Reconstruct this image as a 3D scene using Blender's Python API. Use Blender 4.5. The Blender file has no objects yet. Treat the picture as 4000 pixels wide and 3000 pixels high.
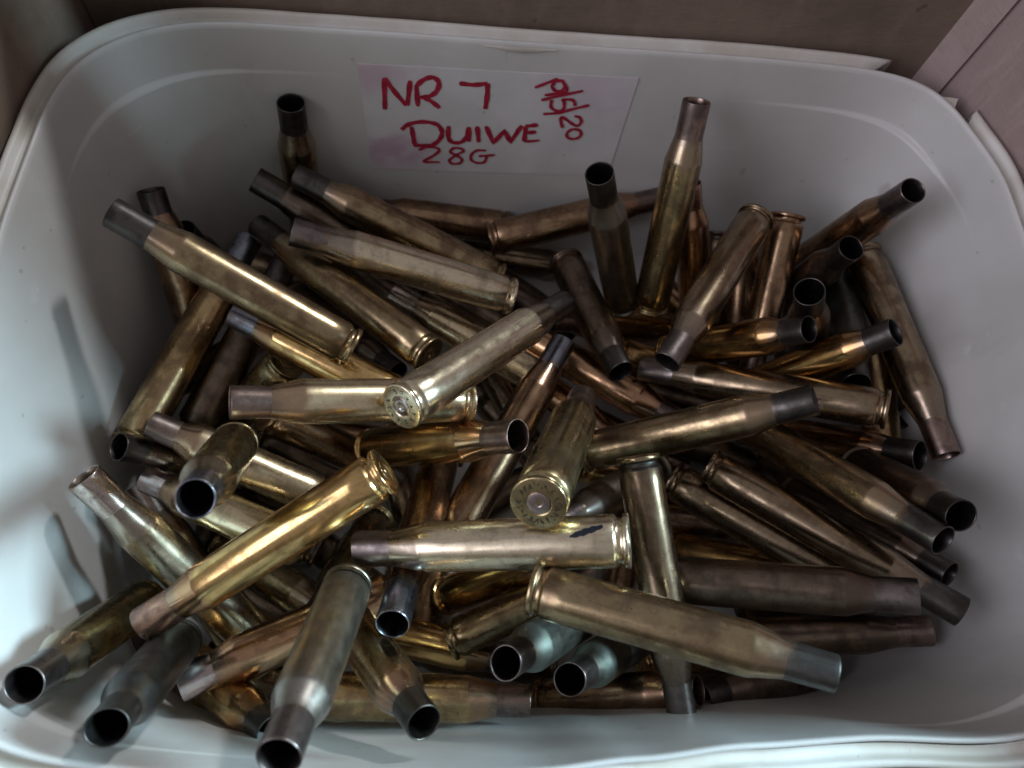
import bpy, bmesh, math, random
from mathutils import Vector, Matrix, Quaternion

sc = bpy.context.scene
col = sc.collection
MM = 0.001

# ------------------------------------------------------------------ camera
cam = bpy.data.cameras.new("camera")
cam_o = bpy.data.objects.new("camera", cam)
col.objects.link(cam_o)
cr = Vector((0.99449, -0.0196, 0.10296)); cu = Vector((-0.02026, 0.9279, 0.37228)); cf = Vector((0.10283, 0.37231, -0.92239))
cam_o.matrix_world = Matrix(((cr.x, cu.x, -cf.x, 0), (cr.y, cu.y, -cf.y, 0), (cr.z, cu.z, -cf.z, 0.165), (0, 0, 0, 1)))
cam.sensor_width = 36.0
cam.lens = 1612.43 / 2212 * 36.0
cam.clip_start = 0.005
cam.clip_end = 50
cam.dof.use_dof = True
cam.dof.focus_distance = 0.196
cam.dof.aperture_fstop = 15
sc.camera = cam_o
sc.view_settings.view_transform = 'Standard'
sc.view_settings.look = 'None'
sc.view_settings.exposure = 0.0
sc.view_settings.gamma = 1.0

# ------------------------------------------------------------------ room light
w = bpy.data.worlds.new("World"); sc.world = w; w.use_nodes = True
bg = w.node_tree.nodes["Background"]
bg.inputs[0].default_value = (0.24, 0.226, 0.234, 1); bg.inputs[1].default_value = 1.0

def area(name, loc, target, size, size_y, power, color):
    l = bpy.data.lights.new(name, 'AREA'); l.shape = 'RECTANGLE'; l.size = size; l.size_y = size_y
    l.energy = power; l.color = color
    o = bpy.data.objects.new(name, l); col.objects.link(o); o.location = loc
    d = Vector(target) - Vector(loc)
    o.rotation_euler = d.to_track_quat('-Z', 'Y').to_euler()
    return o
area("window_light", (0.62, 0.80, 0.74), (0.0, 0.05, -0.03), 0.09, 0.09, 6.5, (0.92, 0.97, 1.0))
area("side_window_light", (1.05, 0.15, 0.55), (0.0, 0.05, -0.03), 0.30, 0.30, 34.0, (0.58, 0.86, 1.0))
area("room_light", (-0.90, -0.25, 0.62), (0.1, 0.1, -0.03), 0.7, 0.7, 6.5, (0.88, 0.87, 1.0))

# ------------------------------------------------------------------ node helpers
def new_mat(name):
    m = bpy.data.materials.new(name); m.use_nodes = True
    nt = m.node_tree
    return m, nt, nt.nodes["Principled BSDF"]
def node(nt, typ, **kw):
    n = nt.nodes.new(typ)
    for k, v in kw.items():
        if k.startswith('in_'):
            n.inputs[int(k[3:])].default_value = v
        else:
            setattr(n, k, v)
    return n
def noise(nt, vec, scale, detail=4, rough=0.55):
    n = nt.nodes.new('ShaderNodeTexNoise'); n.inputs['Scale'].default_value = scale
    n.inputs['Detail'].default_value = detail; n.inputs['Roughness'].default_value = rough
    nt.links.new(vec, n.inputs['Vector']); return n.outputs['Fac']
def ramp(nt, fac, a, b):
    n = nt.nodes.new('ShaderNodeMapRange'); n.interpolation_type = 'SMOOTHSTEP'
    n.inputs['From Min'].default_value = a; n.inputs['From Max'].default_value = b
    nt.links.new(fac, n.inputs['Value']); return n.outputs['Result']
def math_n(nt, op, a, b=None):
    n = nt.nodes.new('ShaderNodeMath'); n.operation = op
    for i, v in enumerate((a, b)):
        if v is None: continue
        if isinstance(v, (int, float)): n.inputs[i].default_value = v
        else: nt.links.new(v, n.inputs[i])
    return n.outputs[0]
def mix(nt, fac, a, b):
    n = nt.nodes.new('ShaderNodeMix'); n.data_type = 'RGBA'
    if isinstance(fac, (int, float)): n.inputs[0].default_value = fac
    else: nt.links.new(fac, n.inputs[0])
    for i, v in ((6, a), (7, b)):
        if isinstance(v, tuple): n.inputs[i].default_value = (*v, 1)
        else: nt.links.new(v, n.inputs[i])
    return n.outputs[2]
def obj_coord(nt, stretch=(1, 1, 1)):
    tc = nt.nodes.new('ShaderNodeTexCoord'); oi = nt.nodes.new('ShaderNodeObjectInfo')
    s = node(nt, 'ShaderNodeMath', operation='MULTIPLY', in_1=37.0); nt.links.new(oi.outputs['Random'], s.inputs[0])
    m = nt.nodes.new('ShaderNodeMapping'); m.inputs['Scale'].default_value = stretch
    nt.links.new(tc.outputs['Object'], m.inputs['Vector'])
    c = nt.nodes.new('ShaderNodeCombineXYZ'); nt.links.new(s.outputs[0], c.inputs[0]); nt.links.new(s.outputs[0], c.inputs[1])
    nt.links.new(c.outputs[0], m.inputs['Location'])
    return m.outputs[0]

# ------------------------------------------------------------------ materials
def metal(name, base, tarn, shoulder=None, rough=0.27, spots=0.5, tarn_amt=0.5, neck=False):
    m, nt, b = new_mat(name)
    v = obj_coord(nt); vs = obj_coord(nt, (1, 1, 0.12)); vr = obj_coord(nt, (0.15, 0.15, 1.0))
    cl = noise(nt, v, 140, 5, 0.6)
    f = ramp(nt, cl, 0.62 - tarn_amt * 0.4, 0.86 - tarn_amt * 0.4)
    c = mix(nt, f, base, tuple(x * 0.82 for x in tarn))
    mot = ramp(nt, noise(nt, v, 430, 5, 0.72), 0.50, 0.66)
    c = mix(nt, math_n(nt, 'MULTIPLY', mot, 0.38), c, tuple(x * 0.62 for x in tarn))
    st = ramp(nt, noise(nt, vs, 900, 3, 0.6), 0.52, 0.72)
    c = mix(nt, math_n(nt, 'MULTIPLY', st, 0.35), c, tuple(x * 0.55 for x in tarn))
    if shoulder:
        uv = nt.nodes.new('ShaderNodeUVMap'); uv.uv_map = 'axis'
        sx = nt.nodes.new('ShaderNodeSeparateXYZ'); nt.links.new(uv.outputs[0], sx.inputs[0])
        wob = math_n(nt, 'MULTIPLY', math_n(nt, 'SUBTRACT', noise(nt, v, 90, 2), 0.5), 0.10)
        t = math_n(nt, 'ADD', sx.outputs[1], wob)
        c = mix(nt, math_n(nt, 'MULTIPLY', ramp(nt, t, 0.715, 0.745), 0.8), c, shoulder)
    if neck:
        uv = nt.nodes.new('ShaderNodeUVMap'); uv.uv_map = 'axis'
        sx = nt.nodes.new('ShaderNodeSeparateXYZ'); nt.links.new(uv.outputs[0], sx.inputs[0])
        oi = nt.nodes.new('ShaderNodeObjectInfo')
        lim = math_n(nt, 'ADD', math_n(nt, 'MULTIPLY', oi.outputs['Random'], 0.05), 0.80)
        wob = math_n(nt, 'MULTIPLY', math_n(nt, 'SUBTRACT', noise(nt, v, 160, 4, 0.65), 0.5), 0.14)
        t = math_n(nt, 'SUBTRACT', math_n(nt, 'ADD', sx.outputs[1], wob), lim)
        c = mix(nt, math_n(nt, 'MULTIPLY', math_n(nt, 'SUBTRACT', 1.0, ramp(nt, t, -0.015, 0.03)), 0.9), c, (0.36, 0.265, 0.165))
        soot = ramp(nt, noise(nt, v, 240, 4, 0.7), 0.50, 0.68)
        c = mix(nt, math_n(nt, 'MULTIPLY', soot, 0.55), c, (0.10, 0.085, 0.075))
    else:
        uv = nt.nodes.new('ShaderNodeUVMap'); uv.uv_map = 'axis'
        sx = nt.nodes.new('ShaderNodeSeparateXYZ'); nt.links.new(uv.outputs[0], sx.inputs[0])
        wob = math_n(nt, 'MULTIPLY', math_n(nt, 'SUBTRACT', noise(nt, v, 160, 4, 0.65), 0.5), 0.14)
        t = math_n(nt, 'ADD', sx.outputs[1], wob)
        c = mix(nt, math_n(nt, 'MULTIPLY', ramp(nt, t, 0.79, 0.85), 0.6), c, (0.24, 0.20, 0.165))
    sp = ramp(nt, noise(nt, v, 700, 2, 0.7), 0.70, 0.76)
    big = ramp(nt, noise(nt, v, 60, 2), 0.45, 0.6)
    c = mix(nt, math_n(nt, 'MULTIPLY', math_n(nt, 'MULTIPLY', sp, big), spots), c, (0.035, 0.03, 0.028))
    nt.links.new(c, b.inputs['Base Color'])
    b.inputs['Metallic'].default_value = 1.0
    r1 = noise(nt, vs, 500, 4, 0.65); r2 = noise(nt, v, 220, 4)
    rr = math_n(nt, 'ADD', math_n(nt, 'MULTIPLY', math_n(nt, 'ADD', r1, r2), 0.22), rough - 0.235)
    rr = math_n(nt, 'ADD', rr, math_n(nt, 'MULTIPLY', f, 0.10))
    nt.links.new(rr, b.inputs['Roughness'])
    bp = nt.nodes.new('ShaderNodeBump'); bp.inputs['Strength'].default_value = 0.12; bp.inputs['Distance'].default_value = 0.00006
    h = math_n(nt, 'ADD', noise(nt, vs, 1500, 3), math_n(nt, 'ADD', noise(nt, vr, 900, 2), noise(nt, v, 420, 4)))
    nt.links.new(h, bp.inputs['Height']); nt.links.new(bp.outputs[0], b.inputs['Normal'])
    return m

TONES = {  # base colour, tarnish colour, shoulder colour, roughness, spots, tarnish amount
    'silver':    ((0.836, 0.728, 0.533), (0.592, 0.501, 0.359), (0.306, 0.255, 0.213), 0.27, 0.6, 0.35),
    'pale':      ((0.816, 0.680, 0.446), (0.592, 0.472, 0.310), (0.469, 0.321, 0.213), 0.27, 0.5, 0.4),
    'gold':      ((0.793, 0.542, 0.233), (0.536, 0.329, 0.145), (0.428, 0.242, 0.145), 0.20, 0.4, 0.45),
    'oldgold':   ((0.571, 0.416, 0.213), (0.388, 0.255, 0.145), (0.428, 0.255, 0.165), 0.25, 0.6, 0.55),
    'amber':     ((0.567, 0.367, 0.149), (0.378, 0.220, 0.096), (0.454, 0.258, 0.122), 0.22, 0.5, 0.5),
    'olive':     ((0.471, 0.372, 0.204), (0.278, 0.219, 0.126), (0.385, 0.305, 0.213), 0.27, 0.6, 0.5),
    'bronze':    ((0.435, 0.332, 0.192), (0.265, 0.185, 0.113), (0.396, 0.286, 0.184), 0.27, 0.7, 0.55),
    'umber':     ((0.353, 0.267, 0.176), (0.230, 0.164, 0.110), (0.335, 0.259, 0.196), 0.25, 0.9, 0.5),
    'brown':     ((0.397, 0.261, 0.158), (0.253, 0.157, 0.100), (0.361, 0.228, 0.150), 0.26, 0.7, 0.5),
    'copper':    ((0.572, 0.357, 0.205), (0.406, 0.232, 0.136), (0.517, 0.303, 0.187), 0.23, 0.6, 0.5),
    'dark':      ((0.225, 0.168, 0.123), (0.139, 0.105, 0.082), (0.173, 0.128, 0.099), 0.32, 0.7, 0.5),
    'grey':      ((0.367, 0.321, 0.252), (0.265, 0.227, 0.175), (0.367, 0.340, 0.310), 0.36, 0.6, 0.5),
    'verdigris': ((0.302, 0.300, 0.258), (0.207, 0.222, 0.192), (0.311, 0.355, 0.311), 0.42, 0.5, 0.5),
    'charcoal':  ((0.140, 0.140, 0.130), (0.090, 0.090, 0.090), (0.120, 0.120, 0.120), 0.42, 0.3, 0.5),
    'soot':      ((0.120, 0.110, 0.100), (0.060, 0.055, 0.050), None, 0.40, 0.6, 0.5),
    'blue':      ((0.300, 0.330, 0.400), (0.245, 0.189, 0.184), None, 0.30, 0.4, 0.45),
    'greybrown': ((0.408, 0.340, 0.330), (0.347, 0.255, 0.213), None, 0.33, 0.4, 0.5),
    'plum':      ((0.200, 0.160, 0.180), (0.130, 0.100, 0.110), None, 0.35, 0.4, 0.5),
    'steel':     ((0.561, 0.491, 0.485), (0.367, 0.302, 0.291), None, 0.22, 0.4, 0.4),
}
NECK = {'grey': ((0.265, 0.227, 0.218), (0.163, 0.132, 0.121), None, 0.36, 0.5, 0.5),
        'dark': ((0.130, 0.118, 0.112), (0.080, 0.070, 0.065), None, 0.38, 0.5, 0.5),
        'silver': ((0.592, 0.510, 0.504), (0.428, 0.321, 0.291), None, 0.22, 0.3, 0.4),
        'pale': ((0.612, 0.520, 0.466), (0.469, 0.378, 0.310), None, 0.26, 0.4, 0.4),
        'brown': ((0.347, 0.250, 0.209), (0.194, 0.146, 0.136), None, 0.34, 0.6, 0.5),
        'copper': ((0.530, 0.321, 0.233), (0.347, 0.208, 0.165), None, 0.27, 0.5, 0.5),
        'olive': ((0.367, 0.312, 0.242), (0.245, 0.208, 0.175), None, 0.31, 0.5, 0.5)}
_mats = {}
def tone(name, neck=False):
    key = (name, neck)
    if key not in _mats:
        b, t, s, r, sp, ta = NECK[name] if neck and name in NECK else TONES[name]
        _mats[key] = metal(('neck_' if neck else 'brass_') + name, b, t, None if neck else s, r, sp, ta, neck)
    return _mats[key]

def simple(name, colr, rough, metallic=0.0):
    m, nt, b = new_mat(name)
    v = obj_coord(nt); n_ = noise(nt, v, 300, 3)
    nt.links.new(mix(nt, ramp(nt, n_, 0.3, 0.7), tuple(c * 0.8 for c in colr), colr), b.inputs['Base Color'])
    b.inputs['Roughness'].default_value = rough; b.inputs['Metallic'].default_value = metallic
    return m
m_inside = simple('case_inside', (0.030, 0.027, 0.025), 0.6)
m_ink = simple('marker_ink', (0.025, 0.026, 0.04), 0.35, 0.6)
m_stamp = simple('stamped_groove', (0.07, 0.06, 0.042), 0.5, 0.6)

# white plastic of the tub
m_tub, nt, b = new_mat('white_plastic')
v = obj_coord(nt)
c = mix(nt, ramp(nt, noise(nt, v, 18, 3), 0.35, 0.7), (0.56, 0.55, 0.53), (0.65, 0.64, 0.625))
scr = ramp(nt, noise(nt, obj_coord(nt, (1, 1, 0.2)), 260, 4, 0.7), 0.68, 0.78)
c = mix(nt, math_n(nt, 'MULTIPLY', scr, 0.25), c, (0.55, 0.53, 0.50))
smear = ramp(nt, noise(nt, obj_coord(nt, (1, 1, 0.35)), 30, 5, 0.7), 0.55, 0.80)
c = mix(nt, math_n(nt, 'MULTIPLY', smear, 0.55), c, (0.44, 0.425, 0.41))
haze_ = ramp(nt, noise(nt, obj_coord(nt, (0.4, 1, 1.6)), 55, 5, 0.75), 0.62, 0.78)
c = mix(nt, math_n(nt, 'MULTIPLY', haze_, 0.6), c, (0.78, 0.775, 0.77))
rub = ramp(nt, noise(nt, obj_coord(nt, (1, 1, 0.5)), 70, 3, 0.6), 0.70, 0.78)
c = mix(nt, math_n(nt, 'MULTIPLY', rub, 0.42), c, (0.30, 0.27, 0.24))
spk = ramp(nt, noise(nt, v, 240, 1, 0.5), 0.76, 0.80)
c = mix(nt, math_n(nt, 'MULTIPLY', spk, 0.3), c, (0.16, 0.14, 0.13))
nt.links.new(c, b.inputs['Base Color'])
b.inputs['Roughness'].default_value = 0.42
rr = math_n(nt, 'ADD', math_n(nt, 'MULTIPLY', noise(nt, v, 90, 4), 0.25), 0.30); nt.links.new(rr, b.inputs['Roughness'])
b.inputs['Subsurface Weight'].default_value = 0.22
b.inputs['Subsurface Radius'].default_value = (1.0, 0.9, 0.8); b.inputs['Subsurface Scale'].default_value = 0.004
bp = nt.nodes.new('ShaderNodeBump'); bp.inputs['Strength'].default_value = 0.25; bp.inputs['Distance'].default_value = 0.0006
nt.links.new(math_n(nt, 'ADD', noise(nt, v, 45, 3), math_n(nt, 'MULTIPLY', noise(nt, v, 500, 3), 0.15)), bp.inputs['Height'])
nt.links.new(bp.outputs[0], b.inputs['Normal'])

m_rim, nt, b = new_mat('cream_plastic')
v = obj_coord(nt)
c = mix(nt, ramp(nt, noise(nt, v, 60, 4), 0.35, 0.7), (0.60, 0.56, 0.49), (0.72, 0.70, 0.665))
c = mix(nt, math_n(nt, 'MULTIPLY', ramp(nt, noise(nt, v, 330, 3, 0.7), 0.66, 0.76), 0.5), c, (0.30, 0.25, 0.20))
nt.links.new(c, b.inputs['Base Color']); b.inputs['Roughness'].default_value = 0.5

# cardboard
def cardboard(name, c1, c2):
    m, nt, b = new_mat(name)
    v = obj_coord(nt); vf = obj_coord(nt, (1, 1, 5))
    c = mix(nt, ramp(nt, noise(nt, v, 22, 6, 0.7), 0.32, 0.68), c1, c2)
    c = mix(nt, math_n(nt, 'MULTIPLY', ramp(nt, noise(nt, obj_coord(nt, (1, 1, 0.15)), 120, 4, 0.7), 0.5, 0.75), 0.35), c, tuple(x * 1.35 for x in c2))
    c = mix(nt, math_n(nt, 'MULTIPLY', ramp(nt, noise(nt, vf, 350, 3, 0.7), 0.55, 0.75), 0.35), c, tuple(x * 0.6 for x in c1))
    c = mix(nt, math_n(nt, 'MULTIPLY', ramp(nt, noise(nt, v, 160, 2), 0.72, 0.76), 0.6), c, (0.08, 0.06, 0.055))
    nt.links.new(c, b.inputs['Base Color']); b.inputs['Roughness'].default_value = 0.85
    bp = nt.nodes.new('ShaderNodeBump'); bp.inputs['Strength'].default_value = 0.3; bp.inputs['Distance'].default_value = 0.0004
    nt.links.new(noise(nt, vf, 240, 4), bp.inputs['Height']); nt.links.new(bp.outputs[0], b.inputs['Normal'])
    return m
m_card = cardboard('brown_cardboard', (0.15, 0.108, 0.080), (0.23, 0.168, 0.128))
m_card_pink = cardboard('pinkish_cardboard', (0.33, 0.245, 0.23), (0.43, 0.33, 0.31))
m_torn = simple('torn_cardboard', (0.05, 0.04, 0.035), 0.9)
m_peel = simple('peeled_paper', (0.52, 0.43, 0.39), 0.9)

# paper label with pink ink stains, handwriting
m_paper, nt, b = new_mat('label_paper')
uv = nt.nodes.new('ShaderNodeUVMap'); uv.uv_map = 'label'
v = obj_coord(nt)
def blob(cx_, cy_, rad_):
    d = node(nt, 'ShaderNodeVectorMath', operation='DISTANCE'); nt.links.new(uv.outputs[0], d.inputs[0]); d.inputs[1].default_value = (cx_, cy_, 0)
    wob = math_n(nt, 'MULTIPLY', noise(nt, v, 160, 4), 0.25)
    return math_n(nt, 'SUBTRACT', 1.0, ramp(nt, math_n(nt, 'ADD', d.outputs['Value'], wob), rad_ * 0.4 + 0.08, rad_ + 0.16))
c = mix(nt, ramp(nt, noise(nt, v, 70, 4), 0.35, 0.7), (0.60, 0.595, 0.60), (0.67, 0.665, 0.67))
for (x_, y_, r_, k_) in ((0.10, 0.22, 0.16, 0.65), (0.02, 0.92, 0.20, 0.45), (0.12, 0.06, 0.2, 0.3), (0.85, 0.88, 0.25, 0.25), (0.98, 0.6, 0.2, 0.2)):
    c = mix(nt, math_n(nt, 'MULTIPLY', blob(x_, y_, r_), k_), c, (0.46, 0.25, 0.36))
c = mix(nt, math_n(nt, 'MULTIPLY', ramp(nt, noise(nt, v, 220, 2), 0.70, 0.76), 0.4), c, (0.30, 0.26, 0.30))
nt.links.new(c, b.inputs['Base Color']); b.inputs['Roughness'].default_value = 0.55
m_red, nt, b = new_mat('red_marker')
v = obj_coord(nt)
c = mix(nt, ramp(nt, noise(nt, v, 500, 4, 0.7), 0.3, 0.7), (0.27, 0.006, 0.025), (0.42, 0.02, 0.055))
nt.links.new(c, b.inputs['Base Color']); b.inputs['Roughness'].default_value = 0.5

# ------------------------------------------------------------------ object helpers
def mesh_obj(name, verts, faces, mat, parent=None, smooth=True, uvname=None, uvs=None, fmats=None):
    me = bpy.data.meshes.new(name)
    me.from_pydata(verts, [], faces)
    mats = mat if isinstance(mat, (list, tuple)) else [mat]
    for m_ in mats: me.materials.append(m_)
    if fmats:
        me.polygons.foreach_set('material_index', fmats)
    if uvname:
        l = me.uv_layers.new(name=uvname)
        l.data.foreach_set('uv', [x for lp in me.loops for x in uvs[lp.vertex_index]])
    me.polygons.foreach_set('use_smooth', [smooth] * len(me.polygons))
    me.update()
    o = bpy.data.objects.new(name, me); col.objects.link(o)
    if parent: o.parent = parent
    return o
def empty(name, loc, label, cat, group=None):
    o = bpy.data.objects.new(name, None); col.objects.link(o); o.location = loc
    o.empty_display_size = 0.005
    o['label'] = label; o['category'] = cat
    if group: o['group'] = group
    return o

# ------------------------------------------------------------------ the tub
TA, TB, TN, TCX, TCY = 133.614, 93.933, 6.0856, 30.492, 80.775
KN = [(-180, .006), (-165, .005), (-140, 0), (-125, .010), (-110, .03), (-94, .027), (-85, .010), (-75, -.009), (-65, -.016), (-54, .010), (-30, .006), (0, .005), (18, .006), (28, .005), (38, -.010), (48, .008), (60, -.005), (90, -.006), (115, -.003), (127, .008), (137, -.003), (150, -.003), (168, .007), (180, .006)]
def rho_fix(ph):
    d = math.degrees(ph)
    d = (d + 180) % 360 - 180
    for (a0, v0), (a1, v1) in zip(KN, KN[1:]):
        if a0 <= d <= a1:
            t = (d - a0) / (a1 - a0); t = t * t * (3 - 2 * t)
            return v0 + (v1 - v0) * t
    return 0.0
def sstep(a_, b_, x):
    t = max(0, min(1, (x - a_) / (b_ - a_))); return t * t * (3 - 2 * t)
FLOOR = -104.0
def tub_xy(ph, out):
    c_, s_ = math.cos(ph), math.sin(ph)
    k = (abs(c_) ** TN + abs(s_) ** TN) ** (-1 / TN)
    f = 1 + rho_fix(ph)
    return TCX + (TA + out) * k * c_ * f, TCY + (TB + out) * k * s_ * f
def corner(ph):
    c_, s_ = abs(math.cos(ph)) ** TN, abs(math.sin(ph)) ** TN
    k = c_ + s_
    return 4 * (c_ / k) * (s_ / k)
def inward(ph, z):
    d = max(0.0, -z)
    o = 0.10 * d + 1.3 * corner(ph) * sstep(14.4, 15.6, d)
    if d > 96: o += 8 * (1 - math.sqrt(max(0, 1 - ((d - 96) / 8.0) ** 2)))
    return o
NPH = 288
PH = [2 * math.pi * i / NPH - math.pi for i in range(NPH)]

tub = empty('plastic_tub', (TCX * MM, TCY * MM, (FLOOR - 1.5) * MM), 'white plastic tub with broken rim, full of empty brass cases', 'tub')
TO = Vector((TCX, TCY, FLOOR - 1.5))
def T(x, y, z): return ((x - TO.x) * MM, (y - TO.y) * MM, (z - TO.z) * MM)
rng = random.Random(4)
# inner and outer wall in one closed shell
zs = [-1.0, -2.5, -5, -8, -11, -13, -14, -14.4, -14.8, -15.2, -15.6, -16, -17, -18, -20, -24, -30, -38, -48, -58, -68, -78, -88, -94, -97, -100, -102, -103.4, -104]
verts = []; faces = []; rings = []
def ring(fn):
    s = len(verts)
    for ph in PH: verts.append(fn(ph))
    rings.append(s)
# underside outer, going up outside, over the edge, and down the inside
ring(lambda p_: T(*tub_xy(p_, -16), FLOOR - 1.5))
ring(lambda p_: T(*tub_xy(p_, -inward(p_, -98) + 1.3), FLOOR + 2))
for z in (-80, -50, -30, -18, -14, -8, -3):
    ring(lambda p_, z=z: T(*tub_xy(p_, -inward(p_, z) + 1.3), z))
ring(lambda p_: T(*tub_xy(p_, 1.35), -1.0))
ring(lambda p_: T(*tub_xy(p_, 1.25), 0.25))
ring(lambda p_: T(*tub_xy(p_, 0.95), 0.62))
ring(lambda p_: T(*tub_xy(p_, 0.5), 0.70))
ring(lambda p_: T(*tub_xy(p_, 0.12), 0.35))
for z in zs:
    ring(lambda p_, z=z: T(*tub_xy(p_, -inward(p_, z)), z))
for r0, r1 in zip(rings, rings[1:]):
    for i in range(NPH):
        j = (i + 1) % NPH
        faces.append((r0 + i, r0 + j, r1 + j, r1 + i))
faces.append([rings[-1] + i for i in range(NPH)])
faces.append([rings[0] + i for i in reversed(range(NPH))])
mesh_obj('tub_wall', verts, faces, m_tub, tub)

# the outer lip, one piece with a gap where it has snapped off at the back right corner
PROF = [(1.5, -1.0), (1.7, -1.5), (3.4, -1.7), (4.0, -1.2), (4.4, 0.3), (4.8, 0.75), (5.4, 0.85), (6.0, 0.6), (6.35, 0.0), (6.4, -2.0), (6.5, -5.5), (5.7, -5.5), (5.6, -2.0), (5.2, -1.6), (4.6, -2.4), (3.4, -2.9), (1.6, -2.9)]
def lip(name, deg0, deg1, n, skew0, skew1, parent):
    vs = []; fs = []; P = len(PROF)
    for i in range(n + 1):
        t = i / n; base = deg0 + (deg1 - deg0) * t
        for (d, z) in PROF:
            k = (d - 1.5) / 5.0
            dd = base + (skew0 * k if i == 0 else 0) + (skew1 * k if i == n else 0)
            jz = (0.10 * math.sin(base * 0.11) + 0.05 * math.sin(base * 0.37 + 1)) * k
            vs.append(T(*tub_xy(math.radians(dd), d + 0.15 * math.sin(base * 0.13) + 0.03 * math.sin(base * 0.9)), z + jz))
    for i in range(n):
        for j in range(P):
            k = (j + 1) % P
            fs.append((i * P + j, (i + 1) * P + j, (i + 1) * P + k, i * P + k))
    fs.append(list(range(P))); fs.append([n * P + j for j in reversed(range(P))])
    o = mesh_obj(name, vs, fs, m_rim, parent)
    o['label'] = 'cream outer lip, snapped off at the back right corner'
    return o
G0, G1 = (52.67, 38.67)
lip('rim_lip', G0, G1 + 360, 420, -1.6, 1.3, tub)
# small left-over splinter of the lip in the gap
sv = []
for (dg, d, z) in ((G1 + 3.2, 1.3, 0.1), (G1 + 5.4, 1.3, 0.2), (G1 + 3.8, 4.2, 0.4), (G1 + 3.2, 1.3, -1.6), (G1 + 5.4, 1.3, -1.6), (G1 + 3.8, 4.0, -0.8)):
    sv.append(T(*tub_xy(math.radians(dg), d), z))
mesh_obj('lip_splinter', sv, [(0, 1, 2), (3, 5, 4), (0, 3, 4, 1), (1, 4, 5, 2), (2, 5, 3, 0)], m_rim, tub, smooth=False)
# whitened nick hanging under the back lip
nv = []; nf = []
for i in range(13):
    t = i / 12; x = 12 + 22 * t; h = 1.6 * math.sin(math.pi * t) ** 1.5 + 0.12
    for (z, o_) in ((-0.6, 0.25), (-0.6 - h, 0.55), (-0.6 - h - 0.25, 0.12)):
        ph = math.atan2(1.0, (x - TCX) / TA)
        X, Y = tub_xy(ph, -inward(ph, z) - o_)
        nv.append(T(X, Y, z))
for i in range(12):
    for j in range(2):
        nf.append((i * 3 + j, (i + 1) * 3 + j, (i + 1) * 3 + j + 1, i * 3 + j + 1))
mesh_obj('peeled_edge', nv, nf, m_rim, tub)

# paper label on the back wall
def wall_pt(x, z, off):
    lo, hi = math.radians(35), math.radians(145)
    for _ in range(40):
        mid = (lo + hi) / 2
        X, Y = tub_xy(mid, -inward(mid, z))
        if X > x: lo = mid
        else: hi = mid
    return T(X, Y - off, z)
QUAD = [[-25.03, -10.25], [60.95, -8.84], [60.27, -51.29], [-23.59, -53.79]]
NX, NY = 26, 12
lv = []; luv = []
def quad_xz(u_, v_):
    tl, tr, br, bl = QUAD
    x = (tl[0] * (1 - u_) + tr[0] * u_) * (1 - v_) + (bl[0] * (1 - u_) + br[0] * u_) * v_
    z = (tl[1] * (1 - u_) + tr[1] * u_) * (1 - v_) + (bl[1] * (1 - u_) + br[1] * u_) * v_
    return x, z
for off in (0.20, 0.06):
    for j in range(NY + 1):
        for i in range(NX + 1):
            u_, v_ = i / NX, j / NY
            x, z = quad_xz(u_, v_)
            e = 0.10 * math.sin(u_ * 9 + v_ * 3)
            lv.append(wall_pt(x, z, off + (0.05 * e + 0.05 if off > 0.15 else 0))); luv.append((u_, 1 - v_))
lf = []
W = NX + 1; S0 = W * (NY + 1)
for j in range(NY):
    for i in range(NX):
        q = j * W + i
        lf.append((q, q + W, q + W + 1, q + 1))
        lf.append((S0 + q, S0 + q + 1, S0 + q + W + 1, S0 + q + W))
for i in range(NX):
    lf.append((i, i + 1, S0 + i + 1, S0 + i)); q = NY * W + i; lf.append((q + 1, q, S0 + q, S0 + q + 1))
for j in range(NY):
    q = j * W; lf.append((q + W, q, S0 + q, S0 + q + W)); q = j * W + NX; lf.append((q, q + W, S0 + q + W, S0 + q))
label_o = mesh_obj('paper_label', lv, lf, m_paper, tub, smooth=False, uvname='label', uvs=luv)
label_o['label'] = 'white paper label with red handwriting and pink smudges'
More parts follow.
